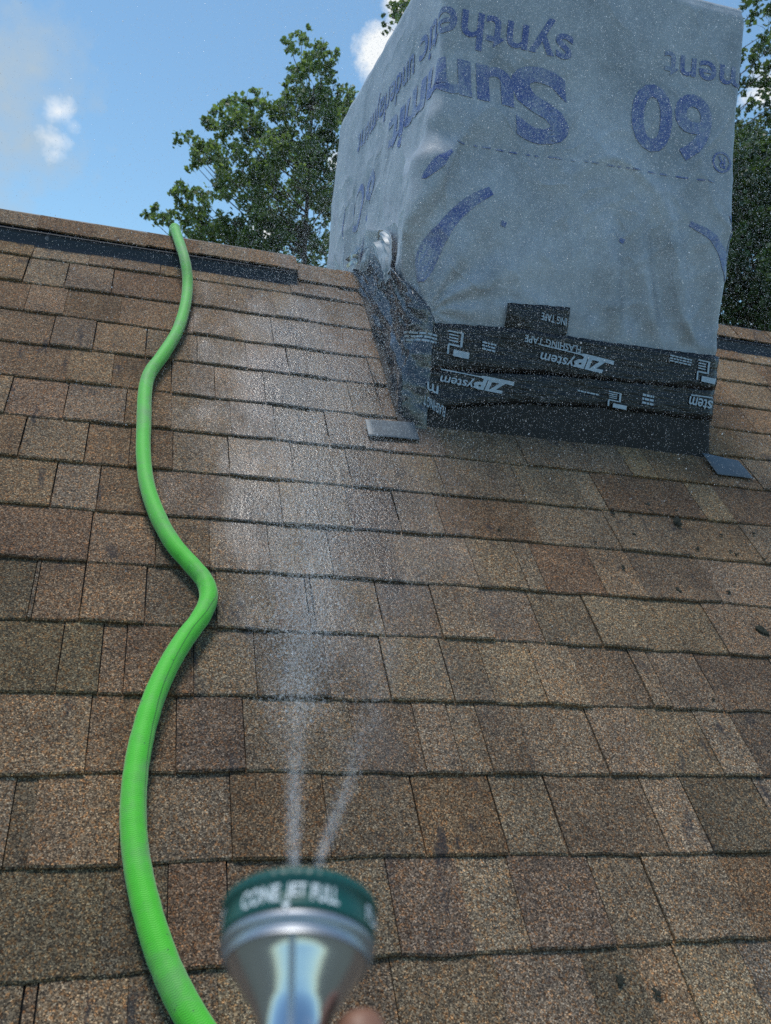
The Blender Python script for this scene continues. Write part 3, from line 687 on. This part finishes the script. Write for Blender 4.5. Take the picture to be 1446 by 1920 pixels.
def side_tape():
    topl = [(-.60, 1.338), (-.525, 1.335), (-.44, 1.325), (-.25, 1.315), (-.138, 1.248), (-.01, 1.152), (.035, 1.072), (.07, 1.06)]
    def top_z(a):
        for (x0, y0), (x1, y1) in zip(topl, topl[1:]):
            if a <= x1: return lerp(y0, y1, (a - x0) / (x1 - x0))
    vs = []; fs = []; n = 110; m_ = 30
    for i in range(n + 1):
        a = lerp(-.60, .034, i / n); zb = ground_z(a) + .02 if a < 0 else .80; zt = top_z(a) + random.uniform(-.0015, .0015)
        for j in range(m_ + 1):
            t = j / m_; z = lerp(zb, zt, t)
            h = (z - zroof(CH_F - min(a, 0)))                    # height over the roof joint: creases run along the joint
            hh = h + .02 * noise.noise((a * 5, 2, 2)) + a * .10
            f1 = ridge_fold(hh * 14.5); f2 = noise.noise((h * 40, a * 4 + h * 6, 1.9))
            cz = f1 * .017 * (.5 + noise.noise((a * 6, math.floor(hh * 14.5 + .5) * 3.3, 8))) + (1 - abs(f2)) ** 5 * .010 + noise.noise((h * 9, a * 7, 6)) * .004
            side = 1 - sstep(-.06, .05, a)
            vs.append(wrap_pt(a, z, .013 + cz * (.25 + .75 * side) * (math.sin(math.pi * clamp(t * .9 + .08)) ** .5)))
    w = m_ + 1
    for i in range(n):
        for j in range(m_): q = i * w + j; fs.append((q, q + w, q + w + 1, q + 1))
    o = mesh_obj('side_tape', vs, fs, M_FOIL, None, True); so = o.modifiers.new('thickness', 'SOLIDIFY'); so.thickness = .002; so.offset = -1
    reparent(o, chim); tag(o, 'shiny creased black tape on the left side of the chimney foot')
side_tape()
ys = [.955, 1.10, 1.25, 1.40, 1.52, RY - .01]
crumple('tape_apron', [rp(CH_L - .034, y / math.cos(PHI), .0125) for y in ys], [Vector((CH_L + .004, y, zroof(y) + .022)) for y in ys], M_MEMB, seed=3, amp=.004, nv=8, bulge=.003)
def wl(a, z, o_): return wrap_pt(a, z, o_)
crumple('tape_liner', [wl(-.42, 1.345, .014), wl(-.36, 1.325, .018), wl(-.30, 1.295, .020), wl(-.25, 1.25, .020), wl(-.22, 1.19, .018)], [wl(-.41, 1.385, .010), wl(-.33, 1.385, .014), wl(-.25, 1.355, .016), wl(-.19, 1.30, .016), wl(-.16, 1.235, .016)], M_LINER, seed=21, amp=.014, nv=14, bulge=.012)
crumple('tape_liner', [wl(-.70, 1.36, .02), wl(-.60, 1.345, .03), wl(-.52, 1.335, .03)], [wl(-.66, 1.40, .02), wl(-.58, 1.405, .024), wl(-.50, 1.385, .02)], M_FOIL, seed=31, amp=.012, nv=8, bulge=.008)
crumple('tape_liner', [wl(-.50, 1.305, .03), wl(-.48, 1.33, .034), wl(-.47, 1.36, .03)], [wl(-.46, 1.30, .03), wl(-.44, 1.33, .034), wl(-.44, 1.365, .03)], M_LINER, seed=41, amp=.008, nv=8, bulge=.006)
# the taped corner with its turned-over piece of print
tape_print(t_lo, 'tape_lettering', lambda mb: print_on(mb, 'FLASHING T', az(786, 748)[0], az(806, 748)[0] + .03, .868, .893, TS(.020), rot=True, bold=.01, slope=-.45, maxlen=.3))
tape_print(t_lo, 'tape_lettering', lambda mb: print_on(mb, 'm', .025, .055, .905, .925, TS(.020), rot=True, bold=.01, slope=-.3, maxlen=.3))

# ------------------------------------------------------------------ loose metal plates lying by the chimney
def plate(name, quad_px, label, n0=.013, th=.0022):
    c = [on_roof(x, y, n0 + dn) for x, y, dn in quad_px]
    m_ = sum(c, Vector()) / 4; root = []
    vs = []; fs = []; n = 8
    for i in range(n + 1):
        for j in range(n + 1):
            s, t = i / n, j / n; p = c[0].lerp(c[1], s).lerp(c[3].lerp(c[2], s), t)
            vs.append(p - m_ + EN * (noise.noise((s * 2, t * 2, c[0].x * 9)) * .0016))
    for i in range(n):
        for j in range(n): q = i * (n + 1) + j; fs.append((q, q + n + 1, q + n + 2, q + 1))
    o = mesh_obj(name, vs, fs, M_PLATE, None, True); o.location = m_
    so = o.modifiers.new('thickness', 'SOLIDIFY'); so.thickness = th
    be = o.modifiers.new('edge', 'BEVEL'); be.width = .0006; be.segments = 1
    return tag(o, label, 'metal plate', 'loose flashing plates beside the chimney foot')
plate('flashing_plate', [(684, 787, .004), (776, 793, .004), (787, 825, .0), (691, 818, .0)], 'slate grey metal plate on wet shingles at the chimney foot, next to crumpled tape')
plate('flashing_plate', [(1316, 850, .006), (1384, 864, .004), (1413, 898, .0), (1346, 890, .0)], 'slate grey metal plate on the shingles, at the far right corner of the chimney')

# ------------------------------------------------------------------ hose
HP = [(328, 428, 19), (335, 450, 19), (346, 485, 19.5), (352, 525, 20), (348, 570, 20.5), (333, 620, 22), (306, 665, 24), (281, 700, 25), (272, 735, 26), (270, 790, 27), (269, 850, 27.5), (276, 910, 29), (296, 968, 31), (325, 1020, 32), (358, 1058, 33), (384, 1090, 34), (391, 1122, 35), (376, 1158, 36), (345, 1200, 38), (315, 1250, 40), (290, 1305, 42), (271, 1365, 44), (258, 1425, 46), (251, 1485, 48), (250, 1545, 50), (255, 1605, 51), (267, 1670, 53), (287, 1745, 56), (312, 1815, 58), (343, 1880, 60), (385, 1950, 62), (440, 2040, 64), (500, 2160, 66)]
def hose():
    pts = []; rad = []
    for i, (x, y, wd_) in enumerate(spline(HP, 7)):
        p0 = on_roof(x, y, 0); d = (p0 - CAM).dot(AF); r = wd_ * d / FPX / 2
        up_ = .034 * sstep(12.4 * K, 14.2 * K, p0.dot(EV))
        p = on_roof(x, y, r * .9 + .011 + up_)
        r = wd_ * (p - CAM).dot(AF) / FPX / 2
        r *= 1 + .035 * noise.noise((i * .35, 0, 0))
        pts.append(p); rad.append(r)
    # the far end runs on over the ridge and down the back slope
    e = pts[0]; r0 = rad[0]
    pre = [Vector((e.x - .001, e.y + .03, e.z + .002)), Vector((e.x - .001, e.y + .09, e.z - .04)), Vector((e.x + .004, e.y + .24, e.z - .165)), Vector((e.x + .01, e.y + .6, e.z - .46))]
    pts = pre[::-1] + pts; rad = [r0] * 4 + rad
    fine = spline([(*p, r) for p, r in zip(pts, rad)], 3)
    mb = MB(); mb.tube([Vector(q[:3]) for q in fine], [q[3] for q in fine], 20)
    return mb.build('garden_hose', M_HOSE, None, True)
ho = hose(); tag(ho, 'bright green fabric garden hose snaking down the shingles from the ridge', 'hose')
sm = MB()      # the lengthwise seam fold on the hose's right flank
# ------------------------------------------------------------------ moss and debris
def clump(mb, x, y, rpx, n=5, flat=.35):
    c = on_roof(x, y, .012); d = (c - CAM).dot(AF); R = rpx * d / FPX
    for _ in range(n):
        p = c + EU * random.gauss(0, R * .5) + EV * random.gauss(0, R * .45); r = R * random.uniform(.35, .7)
        vs = []; fs = []
        for i in range(3):
            for j in range(6):
                th = j * math.pi / 3 + i; rr = r * (1, .8, .3)[i] * random.uniform(.75, 1.25)
                vs.append(p + EU * math.cos(th) * rr + EV * math.sin(th) * rr + EN * (r * flat * (0, 1.1, 1.7)[i] - .002))
        for i in range(2):
            for j in range(6): k = (j + 1) % 6; fs.append((i * 6 + j, i * 6 + k, i * 6 + 6 + k, i * 6 + 6 + j))
        fs.append(tuple(12 + j for j in range(6))); mb.add(vs, fs)
for (x, y, r, n, nm, lab) in [(1429, 1181, 11, 9, 'moss_clump', 'largest dark clump of debris on the shingles by the right edge'),
                     (1271, 976, 9, 10, 'moss_clump', 'ragged mossy clump hanging at a shingle edge below the grey plate'),
                     (1162, 1834, 9, 7, 'moss_clump', 'dark soft debris clump on a brown-stained shingle near the bottom, the left of two'),
                     (1236, 1861, 8, 6, 'moss_clump', 'dark debris clump on a brown-stained shingle near the bottom, the right of two')]:
    mb = MB(); clump(mb, x, y, r, n); tag(mb.build(nm, M_MOSS), lab, 'moss', 'moss clumps on the roof')
mb = MB()
for (x, y, r) in [(1214, 944, 5), (1220, 957, 6), (1236, 956, 3), (1269, 955, 4), (1191, 1001, 4.5), (1353, 1002, 4), (1308, 1027, 5.5), (1373, 1032, 3.5), (1381, 1037, 5), (1273, 1105, 5.5), (1379, 1095, 4), (1366, 1108, 5), (1173, 1063, 6), (1118, 1016, 3), (935, 992, 4.5), (1416, 1000, 4), (1438, 1048, 4), (1412, 1100, 3), (1180, 965, 4), (1150, 962, 5), (1232, 1150, 3), (1110, 1060, 3), (1340, 1310, 4), (980, 1370, 3), (1068, 1660, 4), (1290, 1420, 3)]:
    clump(mb, x, y, r, 3)
for _ in range(90):
    clump(mb, random.uniform(700, 1440), random.uniform(900, 1700), random.uniform(.8, 1.8), 1)
tag(mb.build('debris_specks', M_MOSS), 'small dark specks of moss and grit scattered over the dry shingles', 'debris', kind='stuff')

# ------------------------------------------------------------------ nozzle in the hand
NZ0 = at_depth(563, 1700, .33)                          # centre of the nozzle's front face
vr = ray(563, 1735).normalized(); upp = (-AD - vr * (-AD).dot(vr)).normalized(); rgt = vr.cross(upp).normalized()
if rgt.dot(AX) < 0: rgt = -rgt
az_ = (upp * math.cos(RAD(27)) + vr * math.sin(RAD(27)) + rgt * .055).normalized()      # where the nozzle points
xr = (AX - az_ * AX.dot(az_)).normalized(); yr = az_.cross(xr).normalized()
if yr.dot(CAM - NZ0) < 0: yr = -yr                     # yr: the side turned to the camera
def nzp(x, y, z): return NZ0 + xr * x + yr * y + az_ * z
def lathe(name, prof, mat, parent, seg=96, mod=None, smooth=True):
    vs = []; fs = []; n = len(prof)
    for i, (r, z) in enumerate(prof):
        for j in range(seg):
            th = 2 * math.pi * j / seg; rr = r * (mod(i, j) if mod else 1); vs.append(nzp(rr * math.sin(th), rr * math.cos(th), z))
    for i in range(n - 1):
        for j in range(seg): k = (j + 1) % seg; fs.append((i * seg + j, i * seg + k, i * seg + seg + k, i * seg + seg + j))
    fs.append(tuple(range(seg))); fs.append(tuple((n - 1) * seg + j for j in range(seg))[::-1])
    return reparent(mesh_obj(name, vs, fs, mat, None, smooth), parent)
nozzle = empty('spray_nozzle', nzp(0, 0, -.1)); tag(nozzle, 'silver hose nozzle with a green selector ring, held at the bottom of the picture', 'nozzle')
RN = .0274
ring = lathe('selector_ring', [(.012, -.004), (.016, 0), (RN * .94, .0008), (RN * 1.0, -.001), (RN * 1.005, -.004), (RN * .975, -.0046), (RN * .985, -.010), (RN * .995, -.0135), (RN * .985, -.0145), (RN * .90, -.0148)], M_GREEN, nozzle, 192,
             lambda i, j: 1 + (.018 if (j // 2) % 2 and i in (3, 4) else 0))
lathe('collar', [(RN * .90, -.0142), (RN * .97, -.0146), (RN * .985, -.0162), (RN * .97, -.0176), (RN * .93, -.0182), (RN * .915, -.0198), (RN * .925, -.0206), (RN * .90, -.0216)], M_COLLAR, nozzle)
body = lathe('body', [(RN * .89, -.0212), (RN * .865, -.0218), (RN * .79, -.0248), (RN * .70, -.0284), (RN * .61, -.0320), (RN * .525, -.0355), (RN * .445, -.0392), (RN * .39, -.0450), (RN * .36, -.0550), (RN * .35, -.0700), (RN * .36, -.10), (RN * .38, -.135)], M_STEEL, nozzle)
mb = MB()          # moulding seam
sv = []; prof = [(r + RN * .012, z) for r, z in [(RN * .89, -.0212), (RN * .865, -.0218), (RN * .79, -.0248), (RN * .70, -.0284), (RN * .61, -.0320), (RN * .525, -.0355), (RN * .445, -.0392), (RN * .39, -.0450), (RN * .36, -.0550), (RN * .35, -.0700), (RN * .36, -.10), (RN * .38, -.135)][:-1]]
for r, z in prof:
    for x, y in ((-.0013, r - .0012), (-.0010, r + .0002), (.0010, r + .0002), (.0013, r - .0012)): sv.append(nzp(x, y, z))
mb.add(sv, [(i * 4 + j, i * 4 + j + 1, i * 4 + j + 5, i * 4 + j + 4) for i in range(len(prof) - 1) for j in range(3)])
reparent(mb.build('seam_rib', M_COLLAR, None, True), body); 
mb = MB()          # grip and lever below the body
mb.tube([nzp(0, 0, -.118), nzp(0, -.01, -.14), nzp(0, -.035, -.158), nzp(0, -.075, -.168), nzp(0, -.12, -.172)], [.0125, .0145, .0155, .0155, .0145], 16)
reparent(mb.build('grip', M_RUB, None, True), nozzle)
mb = MB(); mb.tube([nzp(0, -.014, -.085), nzp(0, -.03, -.10), nzp(0, -.06, -.118), nzp(0, -.09, -.13)], [.004, .0055, .0055, .0045], 10)
reparent(mb.build('lever', M_STEEL, None, True), nozzle)
def ring_surf(x, z):                                     # x: arc length from the camera side, z along the axis
    th = x / RN; r = RN * 1.004; return nzp(r * math.sin(th), r * math.cos(th), z)
def ring_text(mb):
    for body_, t0, t1 in (('CONE', -41, -10), ('JET', -5.5, 9), ('FULL', 12.5, 33), ('FLAT', 62, 92), ('MIST', -96, -66)):
        V, F, _ = text_geo(body_, .02, 0, .2)
        mb.add([ring_surf(lerp(RAD(t0), RAD(t1), x) * RN, lerp(-.0122, -.0062, y)) for x, y in V], F)
    t = RAD(-5) * RN; mb.add([ring_surf(t - .0015, -.0130), ring_surf(t + .0015, -.0130), ring_surf(t, -.0158)], [(0, 1, 2)])
mb = MB(); ring_text(mb); o = mb.build('ring_lettering', M_WHITE); o.parent = ring; o.matrix_parent_inverse = Matrix.Identity(4); o.parent = ring
o.matrix_parent_inverse = ring.matrix_world.inverted() if False else Matrix.Identity(4)
# hand: one skin surface, index finger laid along the nozzle's right side, the others round the grip
def hand():
    J = []; E = []; R = []
    def chain(start, pts, rads):
        prev = start
        for p, r in zip(pts, rads): J.append(nzp(*p)); R.append(r); E.append((prev, len(J) - 1)); prev = len(J) - 1
        return prev
    J.append(nzp(.012, -.055, -.215)); R.append(.024)                         # palm centre (root)
    chain(0, [(.02, -.10, -.27), (.03, -.16, -.34), (.05, -.24, -.46), (.07, -.31, -.58)], [.026, .024, .030, .036])      # wrist, forearm
    kn = [(.028, -.018, -.182), (.030, -.042, -.186), (.030, -.066, -.190), (.028, -.088, -.196)]
    fin = [[(.031, -.008, -.135), (.0295, -.006, -.100), (.0265, -.004, -.063), (.0198, -.001, -.0345)],
           [(.034, -.045, -.150), (.014, -.047, -.138), (-.012, -.048, -.148), (-.018, -.048, -.162)],
           [(.034, -.070, -.154), (.014, -.071, -.144), (-.012, -.072, -.154), (-.018, -.072, -.168)],
           [(.032, -.091, -.162), (.012, -.093, -.152), (-.010, -.094, -.162), (-.015, -.094, -.174)]]
    fr = [[.0108, .0102, .0098, .0098], [.0105, .0095, .0088, .0078], [.010, .0092, .0085, .0075], [.009, .0082, .0075, .0065]]
    for k_, f_, r_ in zip(kn, fin, fr): e = chain(0, [k_], [.0125]); chain(e, f_, r_)
    chain(0, [(-.012, -.028, -.205), (-.024, -.012, -.172), (-.022, .002, -.146), (-.018, .006, -.128)], [.016, .0125, .0108, .0085])   # thumb
    me = bpy.data.meshes.new('hand'); me.from_pydata([tuple(j) for j in J], E, [])
    o = bpy.data.objects.new('hand', me); COL.objects.link(o)
    o.modifiers.new('skin', 'SKIN'); sl = me.skin_vertices[0].data
    for i, r in enumerate(R): sl[i].radius = (r, r)
    sl[0].use_root = True
    sd = o.modifiers.new('sub', 'SUBSURF'); sd.levels = 2; sd.render_levels = 2
    dg = bpy.context.evaluated_depsgraph_get(); m2 = bpy.data.meshes.new_from_object(o.evaluated_get(dg)); bpy.data.objects.remove(o)
    m2.polygons.foreach_set('use_smooth', [True] * len(m2.polygons)); m2.materials.clear(); m2.materials.append(M_SKIN); m2.name = 'hand'
    o = bpy.data.objects.new('person', m2); COL.objects.link(o); return o
tag(hand(), 'fingertip of a hand holding the silver nozzle from below', 'person')

# ------------------------------------------------------------------ water
def octa(mb, p, r, ax=None, el=1.0):
    if ax is None: ax = Vector((0, 0, 1))
    a = ax.orthogonal().normalized(); b = ax.cross(a).normalized()
    vs = [p + ax * r * el, p - ax * r * el, p + a * r, p + b * r, p - a * r, p - b * r]
    mb.add(vs, [(0, 2, 3), (0, 3, 4), (0, 4, 5), (0, 5, 2), (1, 3, 2), (1, 4, 3), (1, 5, 4), (1, 2, 5)])
def streak(mb, p, r, ax, el):
    a = ax.orthogonal().normalized(); a.rotate(Matrix.Rotation(random.random() * 6.28, 3, ax)); b = ax.cross(a); q = p - ax * r * el
    mb.add([p + ax * r * el, q + a * r, q + b * r * .87 - a * r * .5, q - b * r * .87 - a * r * .5], [(0, 1, 2), (0, 2, 3), (0, 3, 1), (1, 3, 2)])
def jet(name, pts, n, spread, size, label):
    c = spline([(*at_depth(x, y, d), s) for (x, y, d), s in zip(pts, spread)], 20); mb = MB()
    for _ in range(n):
        t = random.random() ** .95 * (len(c) - 2); i = int(t); f_ = t - i
        a, b = c[i], c[i + 1]; p = Vector(a[:3]).lerp(Vector(b[:3]), f_); s = lerp(a[3], b[3], f_)
        ax = (Vector(b[:3]) - Vector(a[:3])).normalized()
        p += Vector((random.gauss(0, s), random.gauss(0, s), random.gauss(0, s)))
        streak(mb, p, random.uniform(*size) * (1 + 3.0 * t / len(c)), ax, random.uniform(6, 22))
    o = mb.build(name, M_JET); return tag(o, label, 'water', kind='stuff')
jet('water_jet', [(552, 1668, .355), (551, 1560, .45), (553, 1450, .58), (560, 1300, .82), (572, 1120, 1.15), (585, 900, 1.55), (600, 650, 1.95)], 11000, [.0009, .0022, .0036, .0080, .018, .040, .075], (.000035, .000085), 'white water jet shooting straight up from the nozzle')
jet('water_jet', [(585, 1668, .355), (604, 1600, .41), (630, 1530, .48), (660, 1450, .60), (695, 1320, .80), (735, 1170, 1.1), (790, 980, 1.5), (850, 780, 1.8)], 4800, [.0007, .0015, .0022, .0036, .0080, .017, .038, .075], (.000035, .000085), 'thin water jet leaning right from the nozzle')
def tetra(mb, p, r):
    a = [Vector((random.gauss(0, 1), random.gauss(0, 1), random.gauss(0, 1))).normalized() * r for _ in range(2)]; b = a[0].cross(a[1]).normalized() * r
    mb.add([p + a[0], p + a[1], p + b, p - (a[0] + a[1] + b) * .5], [(0, 1, 2), (0, 3, 1), (1, 3, 2), (2, 3, 0)])
def spray():
    mb = MB()
    for _ in range(400000):
        q = random.random()
        if q < .60:        # drifting cloud in front of the chimney and over the ridge
            p = Vector((random.gauss(.72, .42), random.gauss(.62, .36), random.gauss(1.38, .36)))
        elif q < .82:      # wide, thin outer spray
            p = Vector((random.uniform(-.7, 1.8), random.uniform(.0, 1.5), random.uniform(.7, 2.3)))
        else:              # fall-out along the two jets
            t = random.random() ** .6; p = at_depth(lerp(560, 590, t) + t * t * 330 * random.random() ** 1.6, lerp(1350, 420, t), lerp(.8, 1.95, t)) + Vector((random.gauss(0, .09), random.gauss(0, .09), random.gauss(0, .09))) * (t + .15)
        if p.dot(EN) < .02: continue
        if CH_L - .02 < p.x < CH_R + .02 and p.y > CH_F - .03: continue
        if (p - CAM).length < .45: continue
        z = random.random()
        if z < .015: octa(mb, p, random.uniform(.0006, .0011), Vector((random.gauss(0, .3), random.gauss(0, .3), 1)).normalized(), random.uniform(.9, 1.6))
        else: tetra(mb, p, random.uniform(.00028, .00072))
    tag(mb.build('water_spray', M_DROP), 'fine white water droplets hanging in the air before the chimney', 'water', kind='stuff')
spray()

# ------------------------------------------------------------------ trees
def make_tree(name, label, mat, trunk_px, depth, clusters, leaf, dens, spread_depth, group='trees behind the roof'):
    base = at_depth(trunk_px[0], trunk_px[1], depth); base = Vector((base.x, base.y, gz))
    root = empty(name, base); tag(root, label, 'tree', group)
    tips = []
    for (x, y, r) in clusters:
        dd = depth + random.uniform(-1, 1) * spread_depth; tips.append((at_depth(x, y, dd), r * depth / FPX))
    ztop = max(t[0].z for t in tips); cx_ = base.x; cy_ = base.y
    tr = MB(); H = ztop - gz
    trunk = [Vector((cx_ + noise.noise((i * .7, depth, 0)) * .12, cy_ + noise.noise((i * .7, 3, depth)) * .12, gz + H * i / 10 * .93)) for i in range(11)]
    tr.tube(trunk, [lerp(.15, .012, (i / 10) ** .7) for i in range(11)], 10)
    reparent(tr.build('trunk', M_BARK, None, True), root)
    lb = MB()
    for c, r in tips:
        h = clamp((c.z - .5 * abs((Vector((c.x, c.y)) - Vector((cx_, cy_))).length) - .3 - gz) / (H * .93), .15, .97); i = h * 10; s = trunk[int(i)].lerp(trunk[min(10, int(i) + 1)], i - int(i))
        mid = s.lerp(c, .5) + Vector((random.uniform(-.1, .1), random.uniform(-.1, .1), -.12)); L = (c - s).length
        path = [s, mid, c]; lb.tube([Vector(q) for q in spline([tuple(p) for p in path], 4)], [lerp(.005 + .009 * min(1, L), .0025, q / 8) for q in range(9)], 6)
        for _ in range(int(3 + r * 8)):
            d = Vector((random.gauss(0, 1), random.gauss(0, 1), random.gauss(.35, 1))).normalized() * r * random.uniform(.6, 1.05); a = c - d * .1
            lb.tube([a, a + d * .5 + Vector((0, 0, .02)), c + d], [.0035, .0025, .0015], 4)
    reparent(lb.build('limbs', M_BARK, None, True), root)
    lv = MB()
    for c, r in tips:
        sub = [(c + Vector((random.gauss(0, .5), random.gauss(0, .5), random.gauss(0, .5))) * r, r * random.uniform(.22, .42)) for _ in range(max(3, int(7 + r * 10)))]
        for s, sr in sub:
            for _ in range(int(dens * (sr / .15) ** 1.6)):
                p = s + Vector((random.gauss(0, .55), random.gauss(0, .55), random.gauss(0, .5))) * sr
                n = Vector((random.gauss(0, .7), random.gauss(0, .7), random.gauss(.6, .6))).normalized(); a = n.orthogonal().normalized(); a.rotate(Matrix.Rotation(random.random() * 6.28, 3, n)); b = n.cross(a)
                l = leaf * random.uniform(.6, 1.25); w_ = l * random.uniform(.35, .48); dr = Vector((0, 0, -l * .18))
                lv.add([p - a * l * .5, p + b * w_ - a * l * .08, p + a * l * .5 + dr, p - b * w_ - a * l * .08], [(0, 1, 2), (0, 2, 3)])
    reparent(lv.build('crown', mat, None), root)
A_CL = [(566, 72, 20), (541, 78, 15), (607, 92, 20), (580, 105, 24), (575, 135, 30), (607, 140, 28), (555, 160, 30), (595, 178, 40), (560, 205, 40), (625, 170, 24), (622, 215, 34),
        (651, 188, 15), (643, 212, 18), (625, 240, 40), (590, 250, 45), (640, 275, 34), (407, 208, 22), (435, 205, 24), (462, 195, 26), (490, 190, 26), (515, 205, 28), (395, 232, 22), (425, 240, 36), (470, 240, 42), (520, 250, 46),
        (346, 260, 15), (362, 266, 14), (372, 300, 20), (395, 275, 28), (410, 300, 36), (450, 300, 48), (505, 310, 52), (560, 300, 50), (610, 320, 44), (648, 330, 28),
        (362, 305, 14), (338, 350, 17), (345, 372, 22), (375, 365, 28), (415, 350, 44), (470, 365, 52), (530, 365, 52), (585, 370, 46), (630, 380, 34), (288, 392, 15), (275, 402, 10), (303, 405, 15), (325, 415, 17),
        (350, 400, 30), (390, 410, 40), (440, 420, 46), (495, 425, 48), (550, 430, 46), (600, 435, 40), (635, 450, 30), (420, 470, 50), (500, 490, 50), (580, 490, 50), (380, 460, 40), (640, 500, 40), (460, 530, 70), (560, 550, 70)]
make_tree('poplar_tree', 'leafy green tree rising above the ridge left of the chimney', M_LEAF[0], (560, 600), 11.5, A_CL, .062, 130, .7)
random.seed(21)
B_CL = [(738, 18, 22), (722, 45, 14), (760, 8, 20), (752, 35, 14), (800, 60, 60)] + [(random.uniform(800, 1360), random.uniform(20, 420), random.uniform(60, 90)) for _ in range(14)] + \
       [(1420, 12, 34), (1440, 60, 34), (1402, 40, 14), (1418, 95, 26), (1452, 120, 36), (1412, 135, 22), (1440, 160, 28), (1405, 190, 20), (1436, 215, 34), (1412, 245, 26), (1400, 285, 30), (1440, 290, 44), (1480, 60, 50), (1500, 160, 60), (1490, 260, 60), (1390, 330, 34), (1430, 345, 44)]
make_tree('maple_tree', 'tall loose-leaved tree behind the chimney, showing at the upper right edge', M_LEAF[1], (1150, 600), 9.5, B_CL, .064, 80, .6)
random.seed(33)
C_CL = [(random.uniform(1345, 1480), random.uniform(270, 640), random.uniform(36, 60)) for _ in range(60)] + [(1385, 320, 30), (1440, 300, 40), (1400, 380, 40), (1420, 450, 40), (1390, 520, 40), (1440, 560, 40), (1380, 585, 30), (1540, 420, 90), (1560, 560, 90), (1280, 480, 70), (1250, 600, 70)]
make_tree('hedge_tree', 'dense dark green tree low behind the ridge at the right edge', M_LEAF[2], (1430, 700), 8.0, C_CL, .050, 110, .8)
